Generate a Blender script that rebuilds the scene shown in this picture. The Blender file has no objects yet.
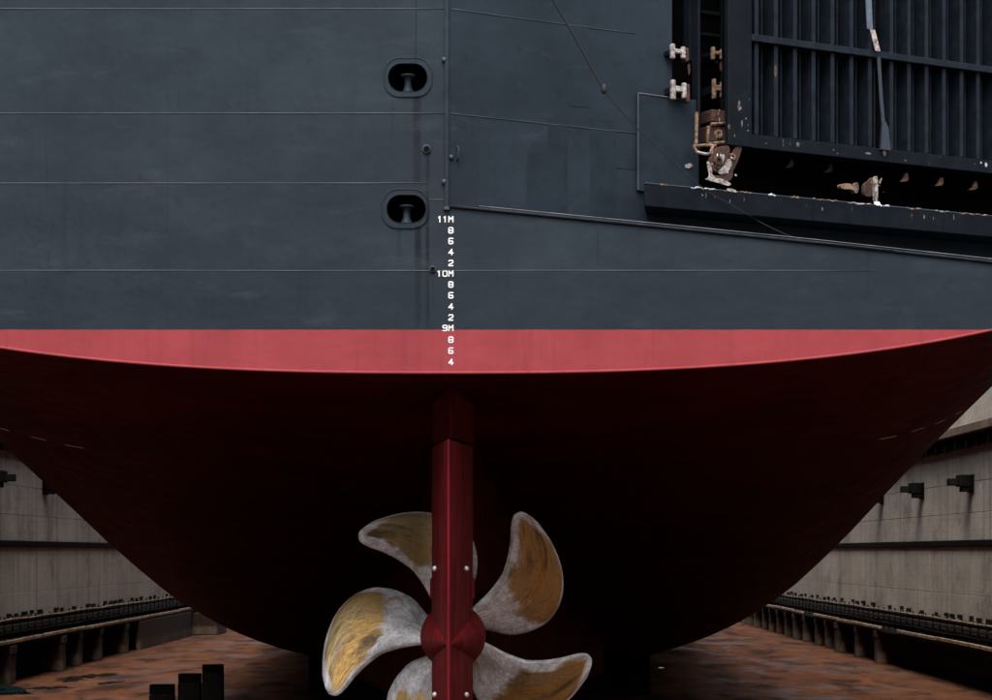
import bpy, bmesh, math, random
from mathutils import Vector, Matrix
from mathutils.geometry import delaunay_2d_cdt
from mathutils.bvhtree import BVHTree
R = math.radians
random.seed(7)

# ------------------------------------------------------------------ camera
F = 2230.0            # focal length in photo pixels
PX, PY = 500.0, 552.0  # principal point of the photograph
KEEL = 1.7            # keel above the dock floor
CAM = Vector((0, -41.0, KEEL + 4.95))
scene = bpy.context.scene
C = scene.collection
cam = bpy.data.cameras.new('camera')
cam.sensor_width = 36; cam.sensor_fit = 'HORIZONTAL'
cam.lens = F / 992 * 36
cam.shift_x = -4 / 992; cam.shift_y = (PY - 350) / 992
cam.clip_end = 6000
camo = bpy.data.objects.new('camera', cam); C.objects.link(camo)
camo.location = CAM; camo.rotation_euler = (R(90), 0, 0)
scene.camera = camo

# ------------------------------------------------------------------ light
SUN_EL, SUN_AZ = R(60), R(190)      # azimuth from +Y clockwise: behind the camera, a little to port
world = bpy.data.worlds.new('World'); scene.world = world; world.use_nodes = True
wn = world.node_tree; bg = wn.nodes['Background']
sky = wn.nodes.new('ShaderNodeTexSky'); sky.sky_type = 'NISHITA'; sky.sun_disc = False
sky.sun_elevation = SUN_EL; sky.sun_rotation = SUN_AZ
sky.air_density = 1.0; sky.dust_density = 4.0; sky.ozone_density = 1.0
hs = wn.nodes.new('ShaderNodeHueSaturation'); hs.inputs['Saturation'].default_value = 0.45
wn.links.new(sky.outputs[0], hs.inputs['Color']); wn.links.new(hs.outputs[0], bg.inputs['Color'])
bg.inputs['Strength'].default_value = 0.13
sl = bpy.data.lights.new('sun', 'SUN'); sl.energy = 1.2; sl.angle = R(40); sl.color = (1, .96, .9)
so = bpy.data.objects.new('sun', sl); C.objects.link(so)
sd = Vector((math.sin(SUN_AZ) * math.cos(SUN_EL), math.cos(SUN_AZ) * math.cos(SUN_EL), math.sin(SUN_EL)))
so.rotation_euler = sd.to_track_quat('Z', 'Y').to_euler(); so.location = (0, -60, 60)
vs = scene.view_settings
vs.view_transform = 'Standard'; vs.look = 'None'; vs.gamma = 1; vs.exposure = 1.3; vs.use_curve_mapping = False
scene.render.engine = 'CYCLES'

# ------------------------------------------------------------------ helpers
def P(px, py, y):
    """photo pixel -> point on the plane Y = y"""
    d = y - CAM.y
    return Vector(((px - PX) / F * d, y, CAM.z + (PY - py) / F * d))
QA = R(29.0); QO = Vector((-0.95, 0, 0))
QU = Vector((math.cos(QA), math.sin(QA), 0)); QN = Vector((math.sin(QA), -math.cos(QA), 0))
def Q(px, py, off=0.0):
    """photo pixel -> (u, z) on the starboard quarter plane moved outwards by off"""
    d = Vector(((px - PX) / F, 1, (PY - py) / F))
    t = (off - QN.dot(CAM - QO)) / QN.dot(d)
    p = CAM + d * t
    return QU.dot(p - QO), p.z
def W(u, off, z):
    p = QO + QU * u + QN * off
    return Vector((p.x, p.y, z))

def obj(name, bm, mats, parent=None, smooth=False, matrix=None):
    me = bpy.data.meshes.new(name)
    bm.normal_update(); bm.to_mesh(me); bm.free()
    for m in (mats if isinstance(mats, (list, tuple)) else [mats]): me.materials.append(m)
    if smooth:
        for p in me.polygons: p.use_smooth = True
    o = bpy.data.objects.new(name, me); C.objects.link(o)
    if parent: o.parent = parent
    if matrix: o.matrix_world = matrix
    return o
def inst(src, parent, loc, rz=0, scale=(1, 1, 1), name=None):
    o = bpy.data.objects.new(name or src.name.split('.')[0], src.data); C.objects.link(o)
    o.parent = parent; o.location = loc; o.rotation_euler = (0, 0, rz); o.scale = scale
    return o
def empty(name, loc=(0, 0, 0)):
    o = bpy.data.objects.new(name, None); C.objects.link(o); o.location = loc; return o
def tag(o, label=None, cat=None, group=None, kind=None):
    if label: o['label'] = label
    if cat: o['category'] = cat
    if group: o['group'] = group
    if kind: o['kind'] = kind
    return o
def box(bm, c0, c1, fr=None, bevel=0.0):
    """axis box; fr maps (x,y,z) to world"""
    x0, y0, z0 = c0; x1, y1, z1 = c1
    pts = [(x, y, z) for x in (x0, x1) for y in (y0, y1) for z in (z0, z1)]
    v = [bm.verts.new(fr(*p) if fr else p) for p in pts]
    fs = []
    for f in ((0, 1, 3, 2), (4, 6, 7, 5), (0, 4, 5, 1), (2, 3, 7, 6), (0, 2, 6, 4), (1, 5, 7, 3)):
        fs.append(bm.faces.new([v[i] for i in f]))
    bmesh.ops.recalc_face_normals(bm, faces=fs)
    if bevel:
        es = list({e for f in fs for e in f.edges})
        bmesh.ops.bevel(bm, geom=es, offset=bevel, segments=1, affect='EDGES')
    return fs
def tube(bm, pts, r, seg=8, caps=True):
    pts = [Vector(p) for p in pts]; rings = []
    rr = r if isinstance(r, (list, tuple)) else [r] * len(pts)
    for i, p in enumerate(pts):
        a = pts[max(i - 1, 0)]; b = pts[min(i + 1, len(pts) - 1)]
        d = (b - a).normalized()
        up = Vector((0, 0, 1)) if abs(d.z) < .95 else Vector((0, 1, 0))
        s = d.cross(up).normalized(); t = s.cross(d)
        rings.append([bm.verts.new(p + (s * math.cos(k * 2 * math.pi / seg) + t * math.sin(k * 2 * math.pi / seg)) * rr[i]) for k in range(seg)])
    fs = []
    for i in range(len(rings) - 1):
        for k in range(seg):
            fs.append(bm.faces.new((rings[i][k], rings[i][(k + 1) % seg], rings[i + 1][(k + 1) % seg], rings[i + 1][k])))
    if caps:
        fs.append(bm.faces.new(rings[0])); fs.append(bm.faces.new(rings[-1]))
    bmesh.ops.recalc_face_normals(bm, faces=fs)
def lathe(bm, prof, mat, seg=24):
    """prof: (radius, height) about local z; mat places it"""
    rings = [[bm.verts.new(mat @ Vector((r * math.cos(2 * math.pi * k / seg), r * math.sin(2 * math.pi * k / seg), h))) for k in range(seg)] for r, h in prof]
    fs = []
    for i in range(len(rings) - 1):
        for k in range(seg):
            fs.append(bm.faces.new((rings[i][k], rings[i][(k + 1) % seg], rings[i + 1][(k + 1) % seg], rings[i + 1][k])))
    fs.append(bm.faces.new(rings[0])); fs.append(bm.faces.new(rings[-1]))
    bmesh.ops.recalc_face_normals(bm, faces=fs)
def inside(p, poly):
    c = False
    for (x0, y0), (x1, y1) in zip(poly, poly[1:] + poly[:1]):
        if (y0 > p[1]) != (y1 > p[1]) and p[0] < (x1 - x0) * (p[1] - y0) / (y1 - y0) + x0: c = not c
    return c
def sheet(outline, holes, fn):
    """planar polygon with holes -> bmesh through fn(a, b)"""
    vs_, es_ = [], []
    for loop in [outline] + holes:
        n0 = len(vs_); vs_ += [Vector(p) for p in loop]
        es_ += [(n0 + i, n0 + (i + 1) % len(loop)) for i in range(len(loop))]
    r = delaunay_2d_cdt(vs_, es_, [], 1, 1e-5)
    bm = bmesh.new(); v = [bm.verts.new(fn(p[0], p[1])) for p in r[0]]
    for f in r[2]:
        c = sum((r[0][i] for i in f), Vector((0, 0))) / len(f)
        if any(inside(c, h) for h in holes) or not inside(c, outline): continue
        bm.faces.new([v[i] for i in f])
    bm.normal_update()
    fl = [f for f in bm.faces if f.normal.dot(CAM - f.calc_center_median()) < 0]
    if fl: bmesh.ops.reverse_faces(bm, faces=fl)
    return bm

# ------------------------------------------------------------------ materials
def newmat(name):
    m = bpy.data.materials.new(name); m.use_nodes = True
    nt = m.node_tree; b = nt.nodes['Principled BSDF']
    return m, nt, b
class N:
    def __init__(s, nt): s.nt = nt
    def n(s, t, **k):
        x = s.nt.nodes.new(t)
        for a, v in k.items():
            if a in x.inputs.keys() if hasattr(x.inputs, 'keys') else False: x.inputs[a].default_value = v
            else: setattr(x, a, v)
        return x
    def link(s, a, b): s.nt.links.new(a, b)
    def val(s, sock, v):
        if isinstance(v, (int, float)): sock.default_value = v
        elif isinstance(v, tuple): sock.default_value = v
        else: s.link(v, sock)
    def math(s, op, a, b=0.0, clamp=False):
        x = s.nt.nodes.new('ShaderNodeMath'); x.operation = op; x.use_clamp = clamp
        s.val(x.inputs[0], a); s.val(x.inputs[1], b); return x.outputs[0]
    def noise(s, vec, scale, detail=4, rough=.55, dist=0):
        x = s.nt.nodes.new('ShaderNodeTexNoise'); s.link(vec, x.inputs['Vector'])
        x.inputs['Scale'].default_value = scale; x.inputs['Detail'].default_value = detail
        x.inputs['Roughness'].default_value = rough; x.inputs['Distortion'].default_value = dist
        return x.outputs['Fac']
    def pos(s):
        g = s.nt.nodes.new('ShaderNodeNewGeometry'); return g.outputs['Position']
    def sep(s, v):
        x = s.nt.nodes.new('ShaderNodeSeparateXYZ'); s.link(v, x.inputs[0]); return x.outputs
    def mapping(s, v, sc, loc=(0, 0, 0)):
        x = s.nt.nodes.new('ShaderNodeMapping'); s.link(v, x.inputs[0]); x.inputs['Scale'].default_value = sc
        x.inputs['Location'].default_value = loc; return x.outputs[0]
    def ramp(s, f, stops):
        x = s.nt.nodes.new('ShaderNodeMapRange'); x.interpolation_type = 'SMOOTHSTEP'
        s.link(f, x.inputs['Value'])
        x.inputs['From Min'].default_value = stops[0]; x.inputs['From Max'].default_value = stops[1]
        x.inputs['To Min'].default_value = stops[2] if len(stops) > 2 else 0.0
        x.inputs['To Max'].default_value = stops[3] if len(stops) > 3 else 1.0
        return x.outputs[0]
    def mix(s, f, a, b):
        x = s.nt.nodes.new('ShaderNodeMix'); x.data_type = 'RGBA'
        s.val(x.inputs['Factor'], f)
        for sock, v in ((x.inputs[6], a), (x.inputs[7], b)):
            if isinstance(v, tuple): sock.default_value = v if len(v) == 4 else v + (1,)
            else: s.link(v, sock)
        return x.outputs[2]
    def bump(s, h, strength, dist):
        x = s.nt.nodes.new('ShaderNodeBump'); x.inputs['Strength'].default_value = strength
        x.inputs['Distance'].default_value = dist; s.link(h, x.inputs['Height']); return x

def simple(name, c1, c2, rough=.5, metal=0, scale=3, bump=0.0, bscale=30, stretch=(1, 1, 1), spec=None):
    m, nt, b = newmat(name); n = N(nt)
    p = n.mapping(n.pos(), stretch)
    f = n.noise(p, scale, 6, .6)
    col = n.mix(n.ramp(f, (.3, .7)), c1, c2)
    n.link(col, b.inputs['Base Color']); b.inputs['Metallic'].default_value = metal
    r = n.ramp(n.noise(p, scale * 2.3, 4), (.3, .7, max(rough - .12, 0), min(rough + .12, 1)))
    n.link(r, b.inputs['Roughness'])
    if spec is not None: b.inputs['Specular IOR Level'].default_value = spec
    if bump:
        bp = n.bump(n.noise(p, bscale, 5, .6), 1.0, bump); n.link(bp.outputs[0], b.inputs['Normal'])
    return m

GREY1, GREY2 = (.0190, .0285, .0385), (.0130, .0205, .0285)
RED1, RED2 = (.255, .040, .046), (.215, .032, .038)
RED_SHADE1, RED_SHADE2 = (.058, .0022, .0030), (.036, .0016, .0021)  # shell red with the shade under the stern put into the colour
def streak(n, X, Z, x0, w, zt, zb, wob):
    """a run of dirty water below a fitting: 1 inside"""
    d = n.math('ABSOLUTE', n.math('SUBTRACT', n.math('ADD', X, wob), x0))
    a = n.ramp(d, (w, w * .35)); t = n.ramp(Z, (zt + .03, zt - .03)); bt = n.ramp(Z, (zb - .2, zb + .25))
    return n.math('MULTIPLY', n.math('MULTIPLY', a, t), bt)
def ZP(py): return CAM.z + (PY - py) / 54.39
def XP(px): return (px - PX) / 54.39
def hull_paint(name, split=False, red=False, marks=False):
    m, nt, b = newmat(name); n = N(nt)
    p = n.pos(); X, Y, Z = n.sep(p)
    big = n.ramp(n.noise(n.mapping(p, (1, 1, 1.6)), .35, 3, .5), (.32, .68))
    med = n.noise(n.mapping(p, (1, 1, .5)), 1.7, 5, .6)
    fine = n.noise(p, 38, 3, .6)
    g = n.mix(big, GREY1, GREY2)
    g = n.mix(n.ramp(med, (.45, .75, 0, .45)), g, (.0125, .0185, .026))
    g = n.mix(n.ramp(fine, (.45, .8, 0, .22)), g, (.036, .047, .061))
    if marks:
        wob = n.math('MULTIPLY', n.math('SUBTRACT', n.noise(n.mapping(p, (1, 1, .4)), 3, 3), .5), .02)
        tot = None
        for x, w, t, bt, k in ((417, .10, 96, 190, .85), (418, .08, 226, 326, .85), (427.5, .045, 152, 328, .9), (416, .02, 0, 62, .6),
                               (399, .05, 228, 262, .3), (392, .03, 100, 150, .25), (433, .03, 272, 305, .35), (300, .05, 272, 318, .35), (161, .03, 270, 300, .5), (598, .03, 228, 262, .3), (868, .05, 250, 300, .3)):
            s_ = n.math('MULTIPLY', streak(n, X, Z, XP(x), w, ZP(t), ZP(bt), wob), k)
            tot = s_ if tot is None else n.math('MAXIMUM', tot, s_)
        g = n.mix(tot, g, (.005, .0065, .009))
        # the strake next to the waterline carries a darker, older coat
        lowc = n.math('MULTIPLY', n.math('LESS_THAN', Z, n.math('ADD', ZP(273), n.math('MULTIPLY', n.math('SUBTRACT', n.noise(p, 1.2, 3), .5), .06))), .5)
        g = n.mix(lowc, g, (.012, .0185, .025))
        midc = n.math('MULTIPLY', n.ramp(n.noise(n.mapping(p, (.5, 1, 1.2)), .9, 7, .66), (.40, .64)), .6)
        g = n.mix(n.math('MULTIPLY', midc, n.ramp(Z, (ZP(60), ZP(140)))), g, (.014, .019, .027))
        spots = n.ramp(n.noise(n.mapping(p, (1, 1, .7)), 4.5, 6, .7), (.56, .72, 0, .5))
        g = n.mix(spots, g, (.0085, .0125, .0175))
        chalk = n.ramp(n.noise(n.mapping(p, (.35, 1, 1.4), (7, 0, 3)), 1.6, 8, .72), (.54, .72, 0, .55))
        g = n.mix(chalk, g, (.034, .044, .057))
        runs = n.ramp(n.noise(n.mapping(p, (3.2, 1, .1), (1, 0, 5)), 1.8, 6, .65), (.56, .76, 0, .5))
        g = n.mix(runs, g, (.0095, .0135, .0185))
        # rubbed contour-like scuffs low on the port side
        iso = n.math('ABSOLUTE', n.math('SUBTRACT', n.noise(n.mapping(p, (1, 1, 1)), .9, 5, .6, 1.2), .5))
        msk = n.math('MULTIPLY', n.ramp(Z, (ZP(328), ZP(300))), n.ramp(Z, (ZP(205), ZP(235))))
        msk = n.math('MULTIPLY', msk, n.ramp(X, (-4.0, -6.0)))
        msk = n.math('MULTIPLY', msk, n.ramp(n.noise(p, .8, 2), (.42, .52)))
        g = n.mix(n.math('MULTIPLY', n.math('MULTIPLY', n.ramp(iso, (.014, .004)), msk), .45), g, (.009, .012, .016))
        blot = n.math('MULTIPLY', n.ramp(n.noise(n.mapping(p, (1, 1, 1.3)), 1.1, 4, .6), (.56, .7)), .6)
        g = n.mix(n.math('MULTIPLY', blot, n.ramp(Z, (ZP(120), ZP(200)))), g, (.022, .029, .04))
    r = n.mix(n.ramp(n.noise(n.mapping(p, (1, 1, .5)), .8, 5), (.35, .7)), RED1, RED2)
    r = n.mix(n.ramp(fine, (.45, .8, 0, .25)), r, (.31, .07, .075))
    r = n.mix(n.ramp(n.noise(n.mapping(p, (2.2, 2, .12)), 2.2, 6, .65), (.52, .74, 0, .4)), r, (.12, .022, .028))    # dirty runs
    r = n.mix(n.ramp(n.noise(n.mapping(p, (.4, 1, 3.0)), 2.0, 7, .7), (.6, .74, 0, .5)), r, (.33, .095, .1))       # rubbed, chalky bands
    edge_ = n.math('GREATER_THAN', Z, n.math('ADD', KEEL + 9.022, n.math('MULTIPLY', n.noise(n.mapping(p, (1, 1, .0)), 2.5, 5, .7), .03)))
    if red: r = n.mix(edge_, r, g)
    col = r if red else g
    if split:      # red below the waterline darkened with the underside's shade, plus rubbed bands
        a_ = n.mix(n.ramp(n.noise(n.mapping(p, (.25, .25, 2.2)), 1.2, 5, .6), (.35, .65)), RED_SHADE1, RED_SHADE2)
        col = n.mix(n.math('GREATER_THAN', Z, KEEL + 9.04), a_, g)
    n.link(col, b.inputs['Base Color'])
    n.link(n.ramp(med, (.3, .7, .52, .68)), b.inputs['Roughness'])
    b.inputs['Specular IOR Level'].default_value = .015 if split else .12
    # dished plating between frames, plus orange-peel
    wv = n.math('SINE', n.math('MULTIPLY', n.math('ADD', X, n.math('MULTIPLY', n.noise(p, .5, 2), .5)), 2 * math.pi / .8))
    h = n.math('ADD', n.math('MULTIPLY', wv, .0022), n.math('MULTIPLY', n.noise(p, .9, 3), .05))
    h = n.math('ADD', h, n.math('MULTIPLY', fine, .0012))
    bp = n.bump(h, .8, 1.0); n.link(bp.outputs[0], b.inputs['Normal'])
    return m
M = {}
M['transom'] = hull_paint('transom_grey_paint', marks=True)
M['boot'] = hull_paint('boot_top_red_paint', red=True)
M['rudder'] = simple('deep_red_rudder_paint', (.135, .0075, .012), (.065, .0042, .0065), .6, scale=2.2, bump=.004, bscale=14, spec=.07, stretch=(1, 1, .35))
M['horn'] = simple('horn_shaded_red', (.11, .006, .010), (.07, .004, .0065), .7, scale=2, spec=.03)  # rudder red made darker, the shade below the hull put into it
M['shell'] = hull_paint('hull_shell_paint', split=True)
M['grey'] = simple('grey_steel_paint', GREY1, GREY2, .5, scale=2, bump=.002)
M['ramp'] = simple('dark_ramp_steel', (.0115, .0165, .0245), (.0065, .0095, .0145), .55, spec=.12, scale=4, bump=.002)
M['black'] = simple('black_recess_shade', (.003, .003, .0035), (.005, .005, .006), .9, spec=.03)  # shade inside recesses, openings and between ribs put into the colour
M['edgewornlit'] = simple('worn_highlight_edge', (.17, .16, .17), (.035, .035, .045), .6, scale=1.6, stretch=(1, 1, 1))  # worn chips, and pale edges with their highlight put into the colour
M['strap'] = simple('blue_grey_strap', (.10, .13, .17), (.06, .08, .11), .5, scale=5)
M['seam'] = simple('weld_seam_highlight', (.042, .052, .068), (.02, .028, .038), .5, scale=1.4)  # lighter grey carries the highlight on weld beads and edges
M['patch'] = simple('darker_grey_paint', (.0150, .0228, .0310), (.0105, .0165, .0230), .55, scale=2.5, bump=.002, spec=.12)
M['dark'] = simple('dark_blue_grey_steel', (.007, .0098, .014), (.0045, .0063, .0092), .55, spec=.08, scale=3, bump=.002)
M['rust'] = simple('rusted_steel', (.075, .027, .016), (.018, .01, .009), .85, scale=9, bump=.01)
M['pale'] = simple('chipped_pale_paint', (.42, .39, .37), (.09, .055, .045), .7, scale=11, bump=.005)
M['rustpale'] = simple('pale_rusty_steel', (.26, .16, .10), (.04, .022, .016), .8, scale=11, bump=.006)
M['white'] = simple('white_mark_paint', (.8, .8, .8), (.66, .67, .68), .6, scale=12)
M['anode'] = simple('zinc_anode', (.55, .56, .58), (.36, .37, .4), .45, metal=.3, scale=14)
M['wire'] = simple('wire_rope_steel', (.005, .0045, .0045), (.011, .008, .0075), .7, scale=20)
M['timber'] = simple('dark_block_timber', (.007, .005, .004), (.004, .0035, .003), .95, spec=.05, scale=5, bump=.01, bscale=9)
M['block'] = simple('dark_block_concrete', (.017, .013, .012), (.009, .0075, .007), .95, spec=.05, scale=3, bump=.008)
M['pipe'] = simple('dark_service_pipe', (.009, .007, .006), (.016, .01, .008), .85, scale=4, spec=.1)
M['rail'] = simple('rusty_cream_rail_paint', (.36, .27, .17), (.13, .07, .04), .7, scale=1.5)
M['darkrail'] = simple('dark_rail_steel', (.012, .008, .006), (.006, .005, .004), .9, scale=3, spec=.1)
M['strip'] = simple('black_corbel_and_shade', (.006, .0055, .005), (.011, .01, .009), .95, scale=3, bump=.01, spec=.05)  # black of the corbels; also painted shade along the wall and ledge

def concrete(name, c1, c2, dark, lines=True, rusttop=None):
    m, nt, b = newmat(name); n = N(nt); p = n.pos(); X, Y, Z = n.sep(p)
    a = n.ramp(n.noise(n.mapping(p, (1, .25, .5)), .6, 6, .65), (.3, .7))
    st = n.ramp(n.noise(n.mapping(p, (1, 1.0, .05)), 1.3, 5, .65), (.48, .78))
    sp = n.ramp(n.noise(p, 5, 5, .7), (.4, .75, 0, .35))
    col = n.mix(a, c1, c2)
    col = n.mix(n.math('MULTIPLY', st, .65), col, dark)
    col = n.mix(sp, col, dark)
    bl = n.ramp(n.noise(n.mapping(p, (1, .22, .35), (4, 2, 8)), .9, 7, .68), (.5, .68, 0, .55))
    col = n.mix(bl, col, dark)
    li = n.ramp(n.noise(n.mapping(p, (1, 1.5, .03)), 1.1, 2, .5, .0), (.66, .72, 0, .35))
    col = n.mix(li, col, tuple(min(1, x * 1.5) for x in c1))
    if lines:   # board marks of the shuttering
        fz = n.math('ABSOLUTE', n.math('SUBTRACT', n.math('FRACT', n.math('MULTIPLY', Z, 1 / .62)), .5))
        col = n.mix(n.math('MULTIPLY', n.ramp(fz, (.03, .0)), n.ramp(n.noise(n.mapping(p, (1, .3, 1)), 1.5, 3), (.35, .65, .05, .55))), col, dark)
    if rusttop:
        col = n.mix(n.math('MULTIPLY', n.ramp(n.math('ADD', Z, n.math('MULTIPLY', n.noise(p, 3, 4), .8)), (rusttop, rusttop + .5)), .95), col, (.025, .011, .0075))
    n.link(col, b.inputs['Base Color']); b.inputs['Roughness'].default_value = .9; b.inputs['Specular IOR Level'].default_value = .2
    bp = n.bump(n.noise(p, 6, 6, .65), .7, .03); n.link(bp.outputs[0], b.inputs['Normal'])
    return m
M['wall'] = concrete('dock_wall_concrete', (.60, .535, .46), (.46, .40, .34), (.15, .12, .095))
M['pier'] = concrete('stained_pier_concrete', (.15, .105, .07), (.06, .036, .024), (.02, .011, .008), False, .8)
M['under'] = concrete('near_black_concrete', (.014, .011, .009), (.008, .0062, .005), (.004, .003, .0025), False)  # near-black concrete of the wall backing and gallery slab
M['slab'] = concrete('gallery_edge_concrete', (.26, .20, .15), (.15, .10, .07), (.06, .035, .025), False)

def floor_mat():
    m, nt, b = newmat('rusty_wet_dock_floor'); n = N(nt); p = n.pos()
    a = n.noise(n.mapping(p, (1, .5, 1)), .45, 9, .68, .6)
    c = n.noise(n.mapping(p, (1, .3, 1), (9, 3, 0)), .55, 10, .7, .4)
    d = n.noise(n.mapping(p, (1, .25, 1), (2, 7, 0)), .2, 9, .7)
    g = n.noise(p, 9, 5, .7)
    col = n.mix(n.ramp(a, (.35, .65)), (.155, .055, .023), (.095, .040, .022))
    col = n.mix(n.ramp(c, (.48, .60, 0, .9)), col, (.026, .014, .01))
    col = n.mix(n.ramp(d, (.55, .64, 0, .8)), col, (.10, .066, .05))
    col = n.mix(n.ramp(n.noise(n.mapping(p, (1, .4, 1), (31, 11, 0)), .2, 5, .6), (.58, .7, 0, .7)), col, (.19, .058, .014))
    col = n.mix(n.ramp(g, (.45, .75, 0, .5)), col, (.024, .014, .01))
    grit = n.noise(n.mapping(p, (1, .6, 1), (3, 3, 0)), 2.6, 10, .75)
    col = n.mix(n.ramp(grit, (.46, .66, 0, .5)), col, (.035, .018, .011))
    col = n.mix(n.ramp(grit, (.42, .3, 0, .3)), col, (.17, .085, .05))
    n.link(col, b.inputs['Base Color'])
    n.link(n.ramp(n.noise(n.mapping(p, (1, .35, 1), (5, 5, 0)), .3, 5, .6), (.38, .6, .5, .95)), b.inputs['Roughness'])
    b.inputs['Specular IOR Level'].default_value = .06
    bp = n.bump(n.noise(p, 3, 6, .7), .8, .03); n.link(bp.outputs[0], b.inputs['Normal'])
    return m
M['floor'] = floor_mat()
def bronze_mat():
    """brushed bronze: polished field inside a dull grey border; UV = (across the blade, along the radius)"""
    m, nt, b = newmat('brushed_propeller_bronze'); n = N(nt)
    uv = nt.nodes.new('ShaderNodeUVMap').outputs[0]; U, V, _ = n.sep(uv); p = n.pos()
    oi = nt.nodes.new('ShaderNodeObjectInfo').outputs['Random']
    off = nt.nodes.new('ShaderNodeCombineXYZ'); n.link(n.math('MULTIPLY', oi, 37.0), off.inputs[0]); n.link(n.math('MULTIPLY', oi, 11.0), off.inputs[1])
    ad = nt.nodes.new('ShaderNodeVectorMath'); n.link(uv, ad.inputs[0]); n.link(off.outputs[0], ad.inputs[1]); q = ad.outputs[0]
    w = n.math('MULTIPLY', n.math('SUBTRACT', n.noise(q, 5, 4, .6), .5), .26)
    edge = n.math('MINIMUM', n.math('MULTIPLY', U, 1.0), n.math('SUBTRACT', 1.0, U))
    rimw = n.ramp(n.noise(q, 2.4, 3), (.35, .65, -.07, .09))
    inner = n.ramp(n.math('ADD', n.math('ADD', edge, rimw), n.math('MULTIPLY', w, .6)), (.06, .16))
    rad = n.math('MULTIPLY', n.ramp(n.math('ADD', V, n.math('MULTIPLY', w, 1.4)), (.48, .58)), n.ramp(n.math('ADD', V, n.math('MULTIPLY', w, .2)), (.965, .935)))
    gold = n.math('MULTIPLY', inner, rad)
    br = n.noise(n.mapping(q, (10, 3, 1)), 3.4, 10, .76, 1.6)
    br2 = n.noise(n.mapping(q, (5, 12, 1), (3, 1, 0)), 2.2, 10, .78, 1.4)
    tone = n.math('ADD', n.math('MULTIPLY', n.ramp(n.noise(q, 2.6, 4), (.35, .65)), .6), n.math('MULTIPLY', oi, .5), True)
    gc = n.mix(tone, (.50, .285, .075), (.42, .325, .16))
    gc = n.mix(n.ramp(br, (.42, .66, 0, .85)), gc, (.10, .052, .018))
    gc = n.mix(n.ramp(br2, (.6, .78, 0, .5)), gc, (.6, .47, .26))
    dark = n.ramp(n.noise(q, 1.9, 4, .6), (.5, .64, 0, .8))
    gc = n.mix(dark, gc, (.05, .036, .023))
    gc = n.mix(n.ramp(n.noise(n.mapping(q, (1, 1, 1), (9, 4, 0)), 3.3, 6, .7), (.52, .66, 0, .4)), gc, (.25, .215, .15))
    sc = n.noise(n.mapping(q, (1, 1.6, 1)), 12, 8, .8, .6)
    gr = n.mix(n.ramp(sc, (.35, .65)), (.42, .41, .405), (.85, .85, .86))
    gr = n.mix(n.ramp(br2, (.45, .75, 0, .6)), gr, (.17, .155, .14))
    gr = n.mix(n.ramp(n.noise(q, 3.1, 5, .65), (.48, .64, 0, .55)), gr, (.15, .12, .085))
    n.link(n.mix(gold, gr, gc), b.inputs['Base Color'])
    n.link(n.math('ADD', n.math('MULTIPLY', gold, .5), .22), b.inputs['Metallic'])
    n.link(n.ramp(br, (.3, .7, .22, .46)), b.inputs['Roughness'])
    bp = n.bump(n.math('ADD', br, sc), .5, .008); n.link(bp.outputs[0], b.inputs['Normal'])
    return m
M['bronze'] = bronze_mat()
M['water'] = simple('puddle_water', (.02, .016, .013), (.03, .024, .02), .1, scale=1)
M['debris'] = simple('dark_teal_tarpaulin', (.005, .010, .012), (.003, .005, .006), .9, spec=.05, scale=4)
M['quay'] = simple('quay_concrete', (.22, .21, .2), (.16, .15, .14), .9, scale=.4)

# ------------------------------------------------------------------ ground and dock
SC = -0.95                         # ship's centre line
WR, WL = 23.9, -26.0               # dock wall faces
GR, GL = 22.4, -24.45              # gallery edges
Y0, Y1 = -47.0, 260.0  # unseen wall behind the camera set close to block low sky light
bm = bmesh.new()
fx = [WL - .6 + (WR - WL + 1.2) * i / 8 for i in range(9)]; fy = [Y0 - 1 + (Y1 - Y0 + 2) * i / 40 for i in range(41)]
gv = [[bm.verts.new((x, y, 0)) for x in fx] for y in fy]
for j in range(40):
    for i in range(8): bm.faces.new((gv[j][i], gv[j][i + 1], gv[j + 1][i + 1], gv[j + 1][i]))
tag(obj('dock_floor', bm, M['floor']), kind='structure')
TOP = 16.6
bm = bmesh.new()
for x0, x1, y0, y1 in ((WR + 1.1, 2500, -2500, 2500), (-2500, WL - 1.1, -2500, 2500), (WL - 1.1, WR + 1.1, Y1 + 2, 2500), (WL - 1.1, WR + 1.1, -2500, Y0 - 2)):
    bm.faces.new([bm.verts.new(p) for p in ((x0, y0, TOP - .1), (x1, y0, TOP - .1), (x1, y1, TOP - .1), (x0, y1, TOP - .1))])
tag(obj('ground', bm, M['quay']), kind='structure')
for y0, y1, nm, lb in ((Y1, Y1 + 2, 'dock_end_wall', 'concrete end wall of the dry dock ahead of the bow'), (Y0 - 2, Y0, 'dock_end_wall', 'unseen concrete end wall of the dry dock, set close astern to block low light')):
    bm = bmesh.new(); box(bm, (WL - 1.1, y0, -.2), (WR + 1.1, y1, TOP))
    tag(obj(nm, bm, M['wall']), lb, 'wall')

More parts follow.
